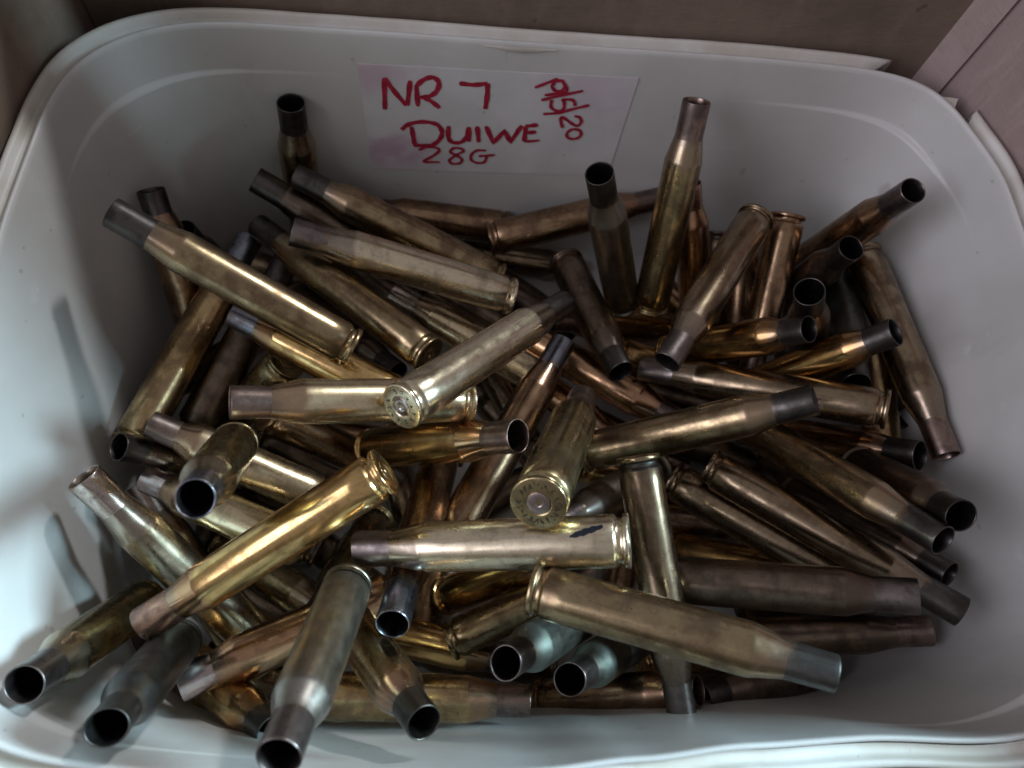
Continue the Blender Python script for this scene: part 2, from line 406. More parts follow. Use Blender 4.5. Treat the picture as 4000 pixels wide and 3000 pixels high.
# pen strokes as thin raised ribbons of ink
STROKES = [[[-17.26, -14.64], [-17.66, -26.86]],
 [[-17.26, -14.64], [-14.17, -19.9], [-10.77, -24.74]],
 [[-10.51, -24.72], [-9.4, -14.96]],
 [[-7.59, -16.65], [-7.18, -24.81]],
 [[-7.6, -16.95], [-5.34, -14.36], [-2.38, -13.24], [-0.62, -15.22], [-1.33, -18.34], [-3.34, -20.37], [-6.38, -21.22]],
 [[-5.37, -21.15], [-2.82, -22.55], [-0.22, -24.95]],
 [[5.61, -14.75], [10.14, -15.02], [14.35, -14.09]],
 [[14.35, -14.09], [14.55, -19.04], [14.3, -24.21]],
 [[-12.61, -34.95], [-10.16, -32.36], [-5.4, -31.0], [-1.18, -31.72], [0.57, -34.37], [0.24, -37.58], [-2.17, -40.65], [-5.44, -41.39], [-8.99, -41.27]],
 [[-9.39, -33.34], [-8.92, -37.16], [-8.44, -41.08]],
 [[2.81, -32.12], [2.77, -36.68], [4.08, -39.11], [7.08, -38.9], [8.87, -36.25], [9.48, -31.98]],
 [[9.48, -31.98], [9.8, -38.48]],
 [[12.12, -31.45], [13.09, -38.47]],
 [[15.05, -31.23], [18.04, -38.48], [21.35, -32.52], [23.76, -37.71], [26.77, -30.04]],
 [[28.14, -30.29], [28.39, -37.01]],
 [[27.98, -30.3], [32.07, -29.31]],
 [[28.2, -33.08], [31.94, -32.46]],
 [[28.39, -37.01], [33.52, -36.06]],
 [[-7.1, -43.57], [-4.35, -41.9], [-1.06, -42.04], [-0.21, -43.46], [-2.68, -46.27], [-5.47, -48.76], [0.14, -48.6]],
 [[7.75, -41.78], [4.99, -41.61], [3.66, -43.56], [6.22, -45.27], [7.8, -46.84], [6.91, -48.67], [4.38, -49.01], [3.49, -47.37], [5.65, -44.93], [8.08, -42.88], [7.75, -41.78]],
 [[15.81, -41.96], [12.76, -42.17], [10.92, -44.18], [11.06, -46.84], [13.39, -47.99], [15.61, -47.29], [15.99, -44.58], [13.48, -44.76]],
 [[13.48, -44.76], [19.02, -43.76]],
 [[29.09, -14.52], [32.16, -12.75], [35.9, -10.65]],
 [[35.04, -11.62], [37.27, -11.27], [38.6, -13.19], [37.66, -15.3], [35.6, -15.27], [34.35, -13.81], [35.04, -11.62]],
 [[38.6, -13.19], [39.19, -15.19], [36.27, -16.29], [32.53, -17.2]],
 [[31.77, -19.22], [37.42, -17.02], [44.41, -14.61]],
 [[35.1, -18.78], [35.27, -21.68], [37.32, -23.05], [39.34, -22.37], [39.28, -19.76], [38.71, -18.52], [41.83, -18.41], [43.01, -20.66]],
 [[33.16, -24.68], [38.5, -23.76], [41.95, -22.18], [47.49, -20.0]],
 [[43.47, -24.73], [45.29, -25.27], [46.09, -27.26], [44.86, -28.87], [42.19, -27.27], [39.41, -25.43], [39.43, -27.6], [40.48, -30.02]],
 [[42.02, -32.09], [43.91, -30.33], [46.48, -30.85], [46.9, -33.16], [45.2, -34.5], [42.92, -34.16], [42.02, -32.09]]]
def smooth_line(pts, k):
    if len(pts) < 3: 
        return [(pts[0][0] + (pts[-1][0] - pts[0][0]) * i / 6, pts[0][1] + (pts[-1][1] - pts[0][1]) * i / 6) for i in range(7)]
    out = []
    P = [pts[0]] + list(pts) + [pts[-1]]
    for a_ in range(1, len(P) - 2):
        p0, p1, p2, p3 = P[a_ - 1:a_ + 3]
        for i in range(k):
            t = i / k
            out.append(tuple(0.5 * (2 * p1[c] + (p2[c] - p0[c]) * t + (2 * p0[c] - 5 * p1[c] + 4 * p2[c] - p3[c]) * t * t + (3 * p1[c] - p0[c] - 3 * p2[c] + p3[c]) * t ** 3) for c in (0, 1)))
    out.append(pts[-1])
    return out
SHARP = {13, 23}
hv = []; hf = []
for si, pts in enumerate(STROKES):
    L = smooth_line(pts, 5) if si not in SHARP else sum(([(p0[0] + (p1[0] - p0[0]) * i / 4, p0[1] + (p1[1] - p0[1]) * i / 4) for i in range(4)] for p0, p1 in zip(pts, pts[1:])), []) + [pts[-1]]
    s = len(hv); n = len(L)
    lift = 0.42 + 0.004 * si
    small = si >= 17
    for i, (x, z) in enumerate(L):
        x0, z0 = L[max(0, i - 1)]; x1, z1 = L[min(n - 1, i + 1)]
        dx, dz = x1 - x0, z1 - z0; l = math.hypot(dx, dz) or 1
        hw = (0.62 if small else 0.92) * (0.88 + 0.12 * math.sin(i * 1.3 + si)) * (0.72 if i in (0, n - 1) else 1)
        nx, nz = -dz / l * hw, dx / l * hw
        hv.append(wall_pt(x + nx, z + nz, lift)); hv.append(wall_pt(x - nx, z - nz, lift))
    for i in range(n - 1):
        hf.append((s + 2 * i, s + 2 * i + 1, s + 2 * i + 3, s + 2 * i + 2))
mesh_obj('handwriting', hv, hf, m_red, label_o, smooth=False)

# ------------------------------------------------------------------ the cardboard box around the tub
BF = FLOOR - 1.5
box = empty('cardboard_box', (30 * MM, 80 * MM, (BF - 3.2) * MM), 'open brown cardboard box holding the plastic tub', 'box')
BO = Vector((30, 80, BF - 3.2))
def BX(x, y, z): return ((x - BO.x) * MM, (y - BO.y) * MM, (z - BO.z) * MM)
def sheet(name, path, z0, z1, thick, mat, nz=10, wob=0.5, seed=0):
    """upright sheet of board following a plan path (list of x, y), thickness to the outside (right of travel)"""
    rr = random.Random(seed); n = len(path)
    A_, B_, C_ = rr.uniform(0, 6), rr.uniform(0, 6), rr.uniform(0, 6)
    vs = []; fs = []
    for side in (0, 1):
        for j in range(nz + 1):
            for i, (x, y) in enumerate(path):
                z = z0 + ((z1(x, y) if callable(z1) else z1) - z0) * j / nz
                x0, y0 = path[max(0, i - 1)]; x1, y1 = path[min(n - 1, i + 1)]
                dx, dy = x1 - x0, y1 - y0; l = math.hypot(dx, dy)
                k = wob * math.sin(i / n * 7 + A_) * math.sin(j / nz * 4 + B_) if 0 < i < n - 1 else 0
                k += side * thick
                vs.append(BX(x + dy / l * k, y - dx / l * k, z))
    R = (nz + 1) * n
    for j in range(nz):
        for i in range(n - 1):
            q = j * n + i
            fs.append((q, q + n, q + n + 1, q + 1)); fs.append((R + q, R + q + 1, R + q + n + 1, R + q + n))
    for i in range(n - 1):
        fs.append((i, i + 1, R + i + 1, R + i)); q = nz * n + i; fs.append((q + 1, q, R + q, R + q + 1))
    for j in range(nz):
        q = j * n; fs.append((q + n, q, R + q, R + q + n)); q = j * n + n - 1; fs.append((q, q + n, R + q + n, R + q))
    return mesh_obj(name, vs, fs, mat, box, smooth=False)
def seg(p, q, n): return [(p[0] + (q[0] - p[0]) * i / n, p[1] + (q[1] - p[1]) * i / n) for i in range(n + 1)]
TOPZ = 108.0
back = seg((154.4, 185.2), (-101.5, 185.2), 30)
sheet('back_panel', back, BF, 52, -3.0, m_card, seed=1)
rp = seg((154.8, 184.9), (178, 128), 10) + seg((178, 128), (183, 60), 12)[1:] + seg((183, 60), (176, -40), 6)[1:]
def right_top(x, y):
    # unseen top edge shaped to shade the tub's back: low in front, tall behind
    yy = y + 3 * math.sin(y * 0.8)
    return 40 + 150 * sstep(58, 92, yy) + 70 * sstep(136, 156, yy)
sheet('side_panel', rp, BF, right_top, -3.0, m_card_pink, seed=2)
lp = seg((-101.9, 184.9), (-113, 120), 6) + seg((-113, 120), (-118, 60), 6)[1:] + seg((-118, 60), (-110, -40), 6)[1:]
sheet('side_panel', lp, BF, 45, 3.0, m_card, seed=3)
fp = seg((175.8, -40.4), (-109.8, -40.4), 20)
sheet('front_panel', fp, BF, 32, 3.0, m_card, seed=4)
# glued corner flap, a second layer on the right panel
d_ = (Vector((178, 128)) - Vector((154.8, 184.9))).normalized()
n_ = Vector((-d_.y, d_.x)) * -1
g0 = Vector((154.8, 184.9)) + n_ * 0.9 + d_ * 1.2; g1 = g0 + d_ * 11.5
sheet('corner_flap', seg(tuple(g0), tuple(g1), 4), BF + 1, 60, 0.7, m_card_pink, wob=0.05, seed=5)
bv = [BX(x, y, z) for z in (BF - 3.2, BF - 0.2) for (x, y) in ((-116, -38), (182, -38), (182, 183), (-116, 183))]
mesh_obj('bottom_panel', bv, [(0, 3, 2, 1), (4, 5, 6, 7), (0, 1, 5, 4), (1, 2, 6, 5), (2, 3, 7, 6), (3, 0, 4, 7)], m_card, box, smooth=False)
# two punched tears in the back panel: dark torn slit and a curl of peeled paper
def patch(name, pts, y, mat, depth=0.5, curl=0.0):
    n = len(pts); cx_ = sum(p[0] for p in pts) / n; cz_ = sum(p[1] for p in pts) / n
    vs = [BX(cx_, y - depth, cz_)] + [BX(px, y - (curl if i % 3 == 0 else 0.12), pz) for i, (px, pz) in enumerate(pts)]
    fs = [(0, 1 + i, 1 + (i + 1) % n) for i in range(n)]
    return mesh_obj(name, vs, fs, mat, box, smooth=False)
for pts in [[[107.89, 11.52], [108.31, 9.83], [107.92, 8.33], [108.44, 6.0], [107.8, 6.25], [107.45, 8.47], [107.63, 9.77], [107.31, 11.47]], [[102.31, 7.26], [102.86, 7.72], [103.73, 7.5], [103.18, 7.04]], [[120.28, 9.22], [120.98, 8.69], [120.67, 7.35], [122.57, 4.78], [122.05, 3.51], [119.41, 4.51], [119.89, 6.08], [119.62, 7.56], [119.51, 8.74]]]: patch('tear', pts, 184.6, m_torn, 0.2)
for pts in [[[119.84, 2.17], [121.07, 3.83], [123.33, 4.02], [124.53, 1.31], [123.14, -0.07], [120.62, 0.67]], [[106.86, 3.54], [107.9, 5.14], [108.79, 4.92], [107.88, 3.01]]]: patch('peeled_paper', pts, 184.5, m_peel, 0.9, 0.5)

# ------------------------------------------------------------------ the brass cases
SEG = 44
def lathe(prof, rnd, dents, L, oval=0.0, oval_from=0.8):
    """prof: list of (t, r) in mm along the case axis; returns verts, faces, uvs (mm -> m)"""
    vs = []; fs = []; uvs = []
    for (t, r) in prof:
        for i in range(SEG):
            a_ = 2 * math.pi * i / SEG
            k = 1.0
            if oval and t > oval_from * L:
                w_ = (t / L - oval_from) / (1 - oval_from)
                k += oval * w_ * math.cos(2 * (a_ - rnd))
            dr = 0
            for (da, dt, dd, dw) in dents:
                ang = math.atan2(math.sin(a_ - da), math.cos(a_ - da)) * 5.5
                q = (ang * ang + (t - dt) ** 2) / (dw * dw)
                if q < 6: dr += dd * math.exp(-q)
            rr = max(0.02, r * k - (dr if r > 1.5 else 0))
            vs.append((rr * math.cos(a_) * MM, rr * math.sin(a_) * MM, t * MM)); uvs.append((i / SEG, t / L))
    n = len(prof)
    for j in range(n - 1):
        for i in range(SEG):
            k = (i + 1) % SEG
            fs.append((j * SEG + i, j * SEG + k, (j + 1) * SEG + k, (j + 1) * SEG + i))
    return vs, fs, uvs
CAM = Vector((0, 0, 165))
GROUP = 'empty brass rifle cases heaped in the plastic tub'
def make_case(key, B, M, kr, tn, nk, label, rnd):
    B = Vector(B); M = Vector(M); ax = (M - B); L = ax.length; ax.normalize()
    root = empty('brass_case', B * MM, label, 'cartridge case', GROUP)
    q = Vector((0, 0, 1)).rotation_difference(ax)
    root.rotation_mode = 'QUATERNION'; root.rotation_quaternion = q @ Quaternion((0, 0, 1), rnd.uniform(0, 6.28))
    root.scale = (kr, kr, 1.0)
    rb, rs, rn = 6.24, 6.0 + rnd.uniform(-0.06, 0.06), 4.28 + rnd.uniform(-0.16, 0.16)
    t_s, t_n = L * (0.742 + rnd.uniform(-.012, .012)), L * (0.848 + rnd.uniform(-.008, .008))
    dents = [(rnd.uniform(0, 6.28), rnd.uniform(8, L * 0.7), rnd.uniform(0.04, 0.16), rnd.uniform(1.5, 5)) for _ in range(4)]
    dents += [(rnd.uniform(0, 6.28), rnd.uniform(t_s, L), rnd.uniform(0.03, 0.12), rnd.uniform(1.2, 2.5)) for _ in range(2)]
    def rbody(t): return rb - (rb - rs) * (t / t_s)
    prof = [(2.75, 5.5), (3.25, 5.99), (3.6, rbody(3.6))]
    for i in range(1, 11):
        t = 3.6 + (t_s - 0.7 - 3.6) * i / 10; prof.append((t, rbody(t)))
    prof += [(t_s - 0.2, rs - 0.03), (t_s + 0.35, rs - 0.16)]
    for i in range(1, 4):
        k = i / 4; prof.append((t_s + 0.35 + (t_n - 0.7 - t_s - 0.35) * k, rs - 0.16 + (rn + 0.16 - rs + 0.16) * k))
    prof += [(t_n - 0.7, rn + 0.16), (t_n, rn + 0.02)]
    ov = rnd.uniform(0.0, 0.075); od = rnd.uniform(0, 3.14)
    vs, fs, uvs = lathe(prof, od, dents, L, ov)
    ring_ = key == 'c5'   # this one has a black band round the extractor groove
    body = mesh_obj('case_body', vs, fs, [tone(tn), tone('soot')] if ring_ else tone(tn), root, uvname='axis', uvs=uvs, fmats=[1 if j < 2 else 0 for j in range(len(prof) - 1) for _ in range(SEG)] if ring_ else None)
    # neck: outer skin, rounded lip, then the bore down into the dark inside
    pn = [(t_n, rn + 0.02), (t_n + 0.6, rn - 0.02)] + [(t_n + 0.6 + (L - 0.25 - t_n - 0.6) * i / 5, rn - 0.02) for i in range(1, 6)]
    pn += [(L - 0.06, rn - 0.06), (L, rn - 0.16), (L - 0.02, rn - 0.34), (L - 0.2, rn - 0.42)]
    n_out = len(pn) + 1
    pn += [(L - 2.0, rn - 0.43), (L - 5.0, rn - 0.43), (t_n, rn - 0.43), (t_s, rs - 0.6), (L * 0.5, rs - 0.55), (6.0, rb - 1.0), (4.6, 3.0), (4.6, 0.02)]
    vs, fs, uvs = lathe(pn, od, dents, L, ov)
    fm = [0 if j < n_out + 1 else 1 for j in range(len(pn) - 1) for _ in range(SEG)]
    mesh_obj('case_neck', vs, fs, [tone(nk, True), m_inside], root, uvname='axis', uvs=uvs, fmats=fm)
    # head: rim, extractor groove, stamped base face
    ph = [(2.75, 5.5), (2.2, 5.25), (1.55, 5.25), (1.35, 5.45), (1.25, 6.1), (1.1, 6.24), (0.3, 6.26), (0.06, 6.12), (0.0, 5.9), (0.0, 3.05), (0.0, 2.9), (0.28, 2.78), (0.32, 2.62)]
    if key in ('g1', 'g3', 'g4'):   # worn heads with the groove filled by dirt
        ph = [(t, max(r, 6.02) if 1.3 < t < 2.8 else r) for (t, r) in ph]
    vs, fs, uvs = lathe(ph, 0, [], L)
    faces_cam = (CAM - B).dot(-ax) > 0.12 * (CAM - B).length
    fs = [tuple(reversed(f_)) for f_ in fs]
    fs.append([(len(ph) - 1) * SEG + i for i in reversed(range(SEG))])
    htone = tn if tn not in ('verdigris',) else 'bronze'
    fm = None
    mats = [tone(htone)]
    if key == 'c5':
        mats = [tone('bronze'), tone('soot')]; fm = [1 if j < 4 else 0 for j in range(len(ph) - 1) for _ in range(SEG)] + [0]
    head = mesh_obj('case_head', vs, fs, mats, root, uvname='axis', uvs=uvs, fmats=fm)
    if faces_cam:
        pp = [(0.30, 2.60), (0.10, 2.60), (0.03, 2.45), (0.04, 1.0), (0.07, 0.85), (0.35, 0.62), (0.62, 0.35), (0.66, 0.02)]
        vs, fs, uvs = lathe(pp, 0, [], L)
        fs = [tuple(reversed(f_)) for f_ in fs]
        mesh_obj('primer', vs, fs, tone('steel' if key in ('b8',) else 'greybrown' if key == 'c4' else 'oldgold'), root, uvname='axis', uvs=uvs)
    if key in ('b5', 'c3', 'c4', 'b8'):
        # worn stamped marks round the base, too worn to read
        hv = []; hf = []
        n = 22 if key != 'b8' else 12
        for i in range(n):
            if i % 8 == 7: continue
            a0 = 2 * math.pi * i / n + rnd.uniform(-.03, .03)
            for s_ in range(rnd.choice((2, 2, 3))):
                p0 = (rnd.choice((3.7, 4.3, 4.9)), a0 + rnd.choice((-.085, 0, .085))); p1 = (rnd.choice((3.7, 4.3, 4.9)), a0 + rnd.choice((-.085, .085)))
                x0, y0 = p0[0] * math.cos(p0[1]), p0[0] * math.sin(p0[1]); x1, y1 = p1[0] * math.cos(p1[1]), p1[0] * math.sin(p1[1])
                dx, dy = x1 - x0, y1 - y0; l = math.hypot(dx, dy)
                if l < 0.25: continue
                nx, ny = -dy / l * 0.15, dx / l * 0.15; b0 = len(hv); zt = -0.035 - 0.004 * s_
                hv += [((x0 + nx) * MM, (y0 + ny) * MM, zt * MM), ((x0 - nx) * MM, (y0 - ny) * MM, zt * MM), ((x1 - nx) * MM, (y1 - ny) * MM, zt * MM), ((x1 + nx) * MM, (y1 + ny) * MM, zt * MM)]
                hf.append((b0, b0 + 3, b0 + 2, b0 + 1))
        mesh_obj('headstamp', hv, hf, m_stamp, head, smooth=False)
    if key == 'c2':
        # blue marker smear along the top of the case, near its base
        inv = root.rotation_quaternion.inverted()
        up = inv @ (CAM + Vector((-6, 62, -40)) - (B + ax * 10)).normalized()
        a0 = math.atan2(up.y, up.x)
        iv = []; jf = []
        for i in range(13):
            t = 5.6 + 7.6 * i / 12
            hw = (0.10 * math.sin(math.pi * min(1, (i + 0.6) / 12.6)) ** 0.6 + 0.03) * (1 + 0.2 * math.sin(i * 2.1))
            sh = 0.03 * (6 - i)
            for e in (-1, -0.33, 0.33, 1):
                a_ = a0 + sh + e * hw; r_ = rbody(t) + 0.035
                iv.append((r_ * math.cos(a_) * MM, r_ * math.sin(a_) * MM, t * MM))
        for i in range(12):
            for e in range(3):
                jf.append((i * 4 + e, i * 4 + e + 1, i * 4 + e + 5, i * 4 + e + 4))
        o = mesh_obj('ink_mark', iv, jf, m_ink, body); o['label'] = 'blue black marker smear'
    return root
CASES = [
('a1', [-49.1, 159.2, -86.8], [-45.9, 167.5, -22.0], 1.0, 'olive', 'dark', 'upright brass case leaning on the back wall left of the paper label'),
('a2', [76.0, 123.3, -66.3], [76.9, 162.1, -5.2], 0.992, 'olive', 'brown', 'tall olive brass case leaning on the back wall with its neck right of the label'),
('a3', [68.0, 128.8, -72.7], [44.9, 132.9, -4.3], 1.008, 'grey', 'dark', 'dark upright case with open blue rimmed mouth below the label corner'),
('a4', [26.2, 161.8, -76.4], [-26.7, 163.9, -71.2], 1.0, 'brown', 'brown', 'pinkish case lying along the back wall behind the diagonal case'),
('a5', [18.6, 151.0, -68.1], [81.6, 165.0, -57.7], 1.0, 'brown', 'brown', 'brown case lying along the back wall, rimmed base facing left below the label'),
('a6', [-2.3, 134.2, -72.3], [-60.1, 155.4, -44.8], 1.0, 'dark', 'dark', 'dark necked case behind the left back diagonal, open mouth up left'),
('a7', [21.5, 130.4, -61.7], [-46.6, 154.6, -40.6], 0.977, 'bronze', 'dark', 'long bronze case slanting down from below the label, highlight on its lower half'),
('a8', [24.9, 119.4, -53.2], [-44.2, 128.7, -33.7], 0.999, 'silver', 'grey', 'pale silvery case slanting across the back left, base ring at its right end'),
('a9', [-23.7, 90.4, -33.8], [-84.0, 114.9, -6.8], 0.95, 'bronze', 'dark', 'long bronze case at the far left with its open mouth near the left wall'),
('b1', [-80.8, 114.7, -72.6], [-88.9, 144.2, -37.6], 1.0, 'brown', 'dark', 'brown case whose short neck sticks up behind the far left bronze case'),
('b2', [-75.1, 140.7, -98.8], [-83.5, 140.0, -53.8], 1.0, 'dark', 'dark', 'case showing only a black open mouth behind the far left bronze case'),
('b3', [-90.4, 68.8, -60.9], [-63.2, 141.0, -58.3], 1.0, 'oldgold', 'blue', 'long streaked case along the left wall, its neck rising behind the bronze case'),
('b4', [-76.9, 76.4, -71.6], [-49.8, 133.4, -57.9], 1.0, 'dark', 'dark', 'dark case in shade beside the streaked left wall case'),
('b5', [-1.7, 91.3, -39.8], [-59.1, 142.0, -51.8], 0.95, 'bronze', 'dark', 'bronze case showing its stamped base, tucked below the silvery case'),
('b6', [-9.5, 79.6, -46.1], [-60.3, 104.1, -42.1], 0.976, 'gold', 'blue', 'bright gold shouldered case with blue grey neck below the bronze case end'),
('b7', [9.5, 72.0, -25.5], [-48.2, 63.1, -6.7], 0.95, 'pale', 'brown', 'level pale case left of centre with bright white highlight and brown shoulder'),
('b8', [-8.0, 62.0, -4.8], [39.7, 110.3, -39.7], 0.95, 'silver', 'dark', 'pale silvery case lying on top near centre, primer base facing front left'),
('b9', [-20.2, 71.0, -68.4], [21.6, 58.9, -16.5], 1.024, 'gold', 'brown', 'golden case left of centre with round open mouth facing right'),
('c1', [5.7, 39.5, -55.0], [41.6, 103.7, -53.8], 1.02, 'brown', 'blue', 'pinkish brown case running under the open mouth, dark neck at top'),
('c2', [45.7, 30.2, -5.5], [-18.3, 31.8, -25.4], 1.013, 'silver', 'grey', 'level pale case in front centre with a blue ink mark near its base'),
('c3', [-11.0, 46.6, -6.2], [-68.0, 14.8, -29.6], 0.95, 'gold', 'copper', 'long golden pink case on the left front, stamped base pointing up right'),
('c4', [23.7, 37.4, 0.7], [43.8, 78.2, -39.5], 1.07, 'olive', 'brown', 'olive case with its stamped round base and primer facing the viewer'),
('c5', [55.0, 56.5, -25.3], [67.0, -9.8, -45.4], 0.95, 'umber', 'grey', 'brown case standing crosswise right of centre with black ring at its base'),
('c6', [46.1, 141.0, -65.1], [58.3, 90.5, -47.3], 1.003, 'dark', 'dark', 'dark case hanging down with open mouth facing front right of centre'),
('c7', [105.1, 142.1, -34.8], [68.9, 88.2, -33.9], 0.993, 'umber', 'grey', 'brown case at right back slanting down left, open mouth at its lower end'),
('c8', [118.3, 146.1, -38.1], [109.8, 100.0, -65.4], 0.965, 'brown', 'brown', 'reddish brown case standing beside the slanted one, base at the top'),
('c9', [131.8, 142.1, -69.4], [139.3, 132.8, -4.8], 1.0, 'brown', 'grey', 'case with grey neck poking up highest against the right wall'),
('d1', [125.7, 130.7, -76.1], [128.8, 124.5, -23.7], 1.007, 'dark', 'dark', 'dark case whose round mouth is upper of two near the right wall'),
('d2', [135.0, 105.3, -72.2], [105.9, 102.3, -13.2], 1.031, 'dark', 'dark', 'dark case whose round mouth is lower of two near the right wall'),
('d3', [80.8, 106.7, -67.2], [107.7, 93.7, -19.9], 0.98, 'amber', 'dark', 'amber case with dark neck opening to the right below two round mouths'),
('d4', [104.2, 91.4, -63.6], [132.6, 92.5, -17.5], 0.95, 'amber', 'dark', 'amber case with copper glint and black neck crossing the right wall case'),
('d5', [147.4, 137.3, -45.7], [155.6, 61.7, -39.4], 1.0, 'umber', 'brown', 'long brown case standing along the right wall, mouth at its foot'),
('d6', [133.0, 72.7, -29.4], [68.9, 97.5, -60.6], 0.961, 'umber', 'grey', 'level brown case at right with double ringed base facing right'),
('d7', [47.0, 66.6, -56.3], [102.4, 69.5, -14.2], 0.999, 'bronze', 'dark', 'thick bronze case reaching up right with dark neck over the level brown one'),
('d8', [116.2, 87.2, -90.5], [145.9, 61.2, -37.8], 1.0, 'copper', 'dark', 'copper shouldered case with black neck below the double ringed base'),
('d9', [100.0, 80.3, -60.9], [126.2, 30.8, -9.2], 0.95, 'bronze', 'dark', 'bronze case at right slanting down to a charcoal neck near a round mouth'),
('e1', [130.9, 60.9, -47.6], [131.0, 36.5, -7.1], 1.0, 'dark', 'dark', 'dark case with round open mouth against the right wall'),
('e2', [85.0, 61.3, -52.2], [143.7, 15.6, -32.5], 0.952, 'umber', 'dark', 'long spotted brown case from ringed base down to the far right corner'),
('e3', [77.1, 60.6, -65.0], [130.2, 19.9, -47.1], 1.015, 'umber', 'brown', 'brown spotted case right of the crosswise case, base ring at upper left'),
('e4', [120.4, 59.3, -74.2], [146.5, 26.1, -37.8], 1.0, 'dark', 'dark', 'case showing a grey neck tip behind the long spotted one at far right'),
('e5', [64.4, 26.7, -46.1], [122.2, 18.3, -17.8], 1.048, 'dark', 'grey', 'dark level case at lower right with worn grey neck ending in an opening'),
('e6', [81.4, 11.0, -71.6], [146.8, 12.1, -52.5], 0.989, 'dark', 'brown', 'shaded case at lower right lying below the dark level one'),
('e7', [23.4, 20.2, -11.1], [83.9, 0.6, 6.9], 0.97, 'bronze', 'charcoal', 'large bronze case in front right with flat charcoal neck'),
('e8', [45.5, 18.4, -64.3], [17.3, 4.3, -15.8], 0.985, 'verdigris', 'grey', 'grey green case in front with wide open mouth facing left, left of a pair'),
('e9', [68.6, 14.4, -79.8], [34.9, 0.6, -32.8], 0.993, 'verdigris', 'grey', 'grey green case in front with open mouth, right of a pair'),
('f1', [2.8, 68.8, -68.8], [-8.7, 13.2, -18.0], 0.95, 'brown', 'blue', 'case hanging down under the ink marked one with bluish open neck'),
('f2', [5.0, 27.7, -96.2], [40.9, 37.0, -56.7], 1.028, 'gold', 'brown', 'shiny gold case with ringed base showing below the ink marked one'),
('f3', [5.9, 12.1, -74.1], [50.0, 30.6, -65.1], 0.95, 'bronze', 'brown', 'bronze case in front of the gold base, thin rim at its left end'),
('f4', [-27.6, 19.0, -87.6], [26.6, 6.0, -85.4], 1.0, 'gold', 'brown', 'gold glinting case in shade under the bluish open neck'),
('f5', [-33.3, -1.6, -51.9], [26.8, -4.4, -49.0], 1.0, 'oldgold', 'brown', 'brown gold case lying along the front wall with mouth facing right'),
('f6', [34.5, -4.9, -83.1], [73.1, -2.8, -48.0], 1.0, 'brown', 'brown', 'shaded brown case along the front wall between two other cases'),
('f7', [125.5, 3.1, -79.9], [76.5, -4.6, -57.6], 1.0, 'dark', 'dark', 'shaded dark case at lower right with black mouth facing left by the front wall'),
('f8', [68.6, 5.5, -90.9], [122.2, 11.8, -98.5], 1.0, 'gold', 'brown', 'gold rimmed case base peeking out under the large bronze case'),
('f9', [-23.0, 18.2, -41.2], [-0.8, -7.2, -4.8], 0.95, 'oldgold', 'soot', 'battered gold case in front with sooty mouth facing down right'),
('g1', [-20.0, 23.2, -25.1], [-25.4, -11.0, 18.6], 0.95, 'grey', 'grey', 'large matt grey case pointing at the viewer over the front wall'),
('g2', [-9.1, 24.9, -52.8], [-62.2, 1.5, -44.4], 1.018, 'copper', 'silver', 'coppery case in front left with shiny silver neck'),
('g3', [-83.5, 24.7, -71.9], [-83.0, 1.7, -10.4], 0.995, 'olive', 'grey', 'olive case in the front left corner with wide open mouth'),
('g4', [-64.4, 11.8, -46.0], [-59.5, -6.2, 5.3], 0.95, 'charcoal', 'charcoal', 'charcoal blackened case with wide open mouth in front left corner'),
('g5', [-48.8, 11.3, -79.1], [-88.9, 51.2, -31.1], 0.996, 'silver', 'pale', 'pale case along the left wall with shiny neck pointing up left'),
('g6', [-31.3, 51.9, -57.9], [-79.4, 69.9, -43.5], 0.981, 'pale', 'greybrown', 'pale case at left with grey brown neck passing under the golden pink one'),
('g7', [-36.2, 36.2, -45.8], [-81.5, 56.4, -53.4], 0.95, 'pale', 'silver', 'pale case below its near twin at left, neck partly behind a blue mouth'),
('g8', [-51.7, 59.8, -28.8], [-45.5, 34.2, 17.8], 0.95, 'olive', 'blue', 'stubby looking case tilted at the viewer with blue mouth at left'),
('g9', [-58.4, 68.6, -87.1], [-86.8, 63.0, -43.4], 0.95, 'dark', 'dark', 'black necked case at the left wall with small round mouth'),
('h1', [-51.0, 78.3, -55.9], [-12.2, 68.3, -95.0], 1.0, 'brown', 'brown', 'shaded case with pinkish shoulder behind the stamped golden base'),
('h2', [-19.3, 53.5, -95.1], [-30.9, 18.7, -58.1], 1.073, 'olive', 'brown', 'olive brown case below the golden pink one, base ring at its upper end'),
('h3', [37.9, 95.4, -68.8], [-15.0, 127.8, -68.4], 0.992, 'pale', 'pale', 'pale pinkish case behind the silvery top case, narrow bright mouth edge'),
('h4', [27.9, 116.9, -72.8], [83.6, 77.9, -62.7], 1.0, 'copper', 'brown', 'pink flecked case below the dark hanging mouth right of centre'),
('h5', [-53.4, 139.2, -94.6], [-12.5, 99.1, -72.7], 1.0, 'dark', 'plum', 'dark case with plum neck in the gap below the stamped bronze base'),
('h6', [99.7, 128.6, -83.3], [84.8, 157.2, -38.1], 1.0, 'copper', 'copper', 'narrow copper shouldered case behind the tall olive case'),
('h7', [-53.6, 4.5, -96.3], [-90.0, 59.3, -70.2], 1.0, 'oldgold', 'brown', 'deep shaded case showing gold glints below the black neck'),
('h8', [93.8, 130.4, -96.3], [41.1, 121.5, -73.0], 1.0, 'amber', 'brown', 'amber glinting case deep between the dark hanging case and the slanted one'),
('h9', [115.0, 153.6, -66.2], [118.7, 108.3, -98.7], 1.0, 'brown', 'brown', 'narrow strip of a brown case between two standing right back cases'),
('i1', [149.2, 106.2, -53.4], [146.9, 53.0, -60.5], 1.0, 'oldgold', 'dark', 'shaded case standing deep by the right wall behind the double ringed base'),
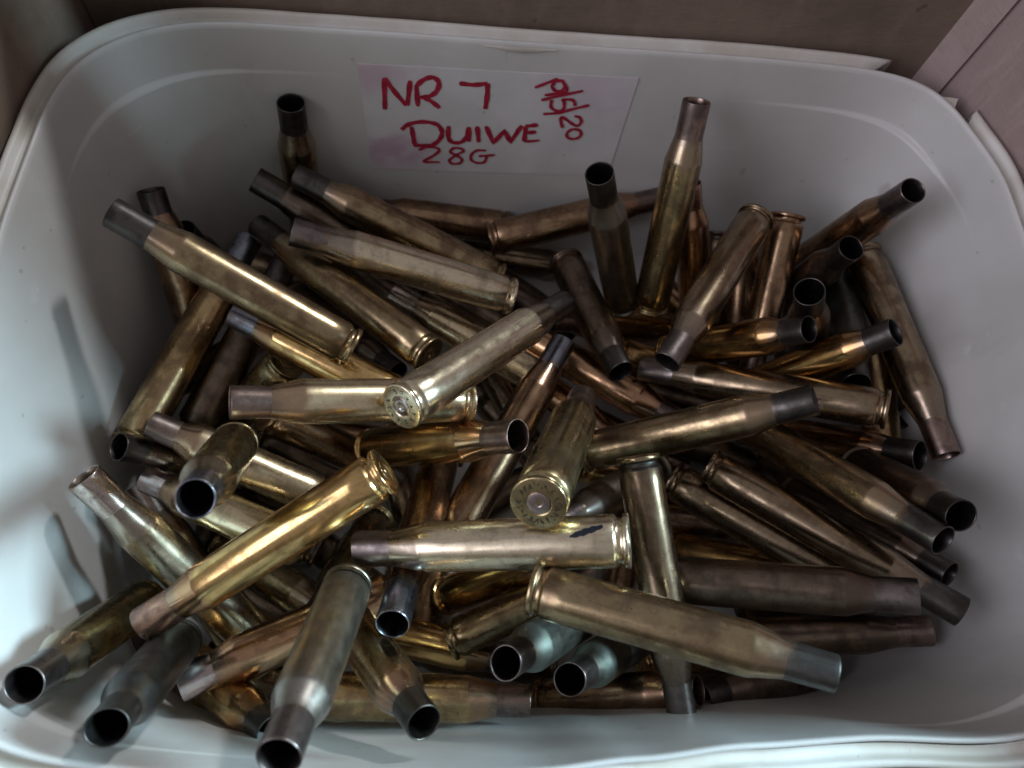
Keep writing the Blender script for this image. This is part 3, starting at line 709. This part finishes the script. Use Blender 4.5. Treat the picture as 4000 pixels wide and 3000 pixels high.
('i2', [52.3, 72.1, -89.9], [104.5, 62.6, -98.8], 1.0, 'gold', 'brown', 'case with gold ringed base in the gap right of the stamped olive base'),
('i3', [78.4, 69.4, -82.6], [38.5, 44.6, -57.0], 1.0, 'grey', 'grey', 'grey shouldered case in the gap above the ink mark'),
('i4', [-41.6, -10.0, -59.3], [-88.6, 15.6, -86.4], 1.0, 'oldgold', 'brown', 'deep brown case under the blackened one in front left'),
('i5', [-67.0, 7.4, -67.4], [-37.1, -9.5, -37.0], 0.95, 'amber', 'charcoal', 'amber shaded case beside the large grey one, dark neck near the front wall'),
('i6', [-46.6, 96.0, -57.4], [-83.6, 76.5, -98.2], 1.0, 'olive', 'olive', 'shaded olive case left of the level pale one, running down left'),
('i7', [-36.3, 41.3, -86.1], [-89.5, 66.6, -77.9], 1.0, 'dark', 'brown', 'dark case deep under two pale ones on the left'),
('i8', [-70.0, 44.8, -97.0], [-29.3, 20.2, -76.6], 1.0, 'olive', 'olive', 'shaded olive case under the golden pink one, running down right'),
('i9', [26.0, 114.7, -91.5], [64.6, 76.4, -78.3], 1.0, 'copper', 'copper', 'copper brown case in shade right of the silvery top case'),
('j1', [66.6, 113.5, -82.3], [126.4, 94.5, -82.3], 1.0, 'amber', 'copper', 'amber streaked case deep under the slanted right back case'),
('j2', [85.0, 43.5, -96.5], [123.3, 28.4, -61.9], 1.0, 'amber', 'brown', 'gold edge of a case deep between the spotted brown one and the dark level one'),
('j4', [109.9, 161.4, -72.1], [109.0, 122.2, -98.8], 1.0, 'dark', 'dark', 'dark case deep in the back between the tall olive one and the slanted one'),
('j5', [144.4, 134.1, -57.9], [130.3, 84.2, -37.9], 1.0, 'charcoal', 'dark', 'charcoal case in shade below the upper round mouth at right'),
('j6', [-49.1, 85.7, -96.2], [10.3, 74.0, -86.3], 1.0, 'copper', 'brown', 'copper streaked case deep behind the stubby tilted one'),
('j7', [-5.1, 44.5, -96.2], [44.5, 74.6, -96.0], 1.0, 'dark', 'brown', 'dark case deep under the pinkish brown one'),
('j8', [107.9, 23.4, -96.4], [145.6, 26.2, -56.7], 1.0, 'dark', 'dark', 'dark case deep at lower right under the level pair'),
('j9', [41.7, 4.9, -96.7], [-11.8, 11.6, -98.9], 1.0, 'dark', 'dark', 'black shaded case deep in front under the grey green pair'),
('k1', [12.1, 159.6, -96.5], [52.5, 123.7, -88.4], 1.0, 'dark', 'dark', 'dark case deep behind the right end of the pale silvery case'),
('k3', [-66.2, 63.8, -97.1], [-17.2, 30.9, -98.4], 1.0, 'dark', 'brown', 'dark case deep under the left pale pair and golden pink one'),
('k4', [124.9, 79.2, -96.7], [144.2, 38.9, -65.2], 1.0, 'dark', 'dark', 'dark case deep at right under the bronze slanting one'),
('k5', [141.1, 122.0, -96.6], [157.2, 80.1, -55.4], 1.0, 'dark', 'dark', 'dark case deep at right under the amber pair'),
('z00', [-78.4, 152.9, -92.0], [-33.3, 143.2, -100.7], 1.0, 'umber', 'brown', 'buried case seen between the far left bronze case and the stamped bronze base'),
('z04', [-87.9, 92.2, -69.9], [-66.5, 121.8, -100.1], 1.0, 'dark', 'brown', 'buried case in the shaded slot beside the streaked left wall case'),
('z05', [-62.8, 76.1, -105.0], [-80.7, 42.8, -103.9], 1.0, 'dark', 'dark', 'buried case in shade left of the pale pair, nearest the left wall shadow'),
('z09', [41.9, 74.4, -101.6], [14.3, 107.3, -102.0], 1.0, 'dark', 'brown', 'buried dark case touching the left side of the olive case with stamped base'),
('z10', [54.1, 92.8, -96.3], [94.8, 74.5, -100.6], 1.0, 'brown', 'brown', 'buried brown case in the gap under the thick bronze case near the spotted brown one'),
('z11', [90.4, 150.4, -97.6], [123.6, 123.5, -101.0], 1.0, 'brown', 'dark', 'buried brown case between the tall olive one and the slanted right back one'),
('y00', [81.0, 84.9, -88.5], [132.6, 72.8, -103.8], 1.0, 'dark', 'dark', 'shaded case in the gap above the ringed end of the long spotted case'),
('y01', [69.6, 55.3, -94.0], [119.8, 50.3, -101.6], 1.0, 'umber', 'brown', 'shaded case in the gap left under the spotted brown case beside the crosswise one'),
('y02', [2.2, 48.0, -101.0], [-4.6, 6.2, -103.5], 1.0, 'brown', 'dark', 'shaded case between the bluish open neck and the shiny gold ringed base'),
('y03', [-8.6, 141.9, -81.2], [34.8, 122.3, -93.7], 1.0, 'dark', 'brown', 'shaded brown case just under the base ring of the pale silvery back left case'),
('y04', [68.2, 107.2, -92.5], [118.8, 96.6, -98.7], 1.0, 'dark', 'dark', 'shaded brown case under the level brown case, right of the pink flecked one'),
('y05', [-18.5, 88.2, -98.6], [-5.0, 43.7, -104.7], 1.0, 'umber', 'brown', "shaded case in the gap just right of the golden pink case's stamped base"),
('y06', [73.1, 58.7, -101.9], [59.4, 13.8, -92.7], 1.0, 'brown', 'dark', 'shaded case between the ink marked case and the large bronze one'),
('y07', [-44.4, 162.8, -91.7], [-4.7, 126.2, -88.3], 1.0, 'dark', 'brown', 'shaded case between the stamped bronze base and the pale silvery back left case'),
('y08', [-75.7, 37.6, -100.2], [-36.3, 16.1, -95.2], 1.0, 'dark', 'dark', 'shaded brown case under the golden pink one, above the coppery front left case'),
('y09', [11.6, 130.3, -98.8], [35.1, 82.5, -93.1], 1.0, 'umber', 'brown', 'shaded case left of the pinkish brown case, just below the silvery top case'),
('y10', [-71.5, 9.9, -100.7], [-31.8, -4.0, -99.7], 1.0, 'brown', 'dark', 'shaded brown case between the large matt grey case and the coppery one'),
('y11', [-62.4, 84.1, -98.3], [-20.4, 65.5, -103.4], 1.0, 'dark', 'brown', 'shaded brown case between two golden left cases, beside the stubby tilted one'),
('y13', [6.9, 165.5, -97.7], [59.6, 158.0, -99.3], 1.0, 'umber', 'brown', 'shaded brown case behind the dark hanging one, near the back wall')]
for i, (key, B, M, kr, tn, nk, label) in enumerate(CASES):
    make_case(key, B, M, kr, tn, nk, label, random.Random(100 + i))
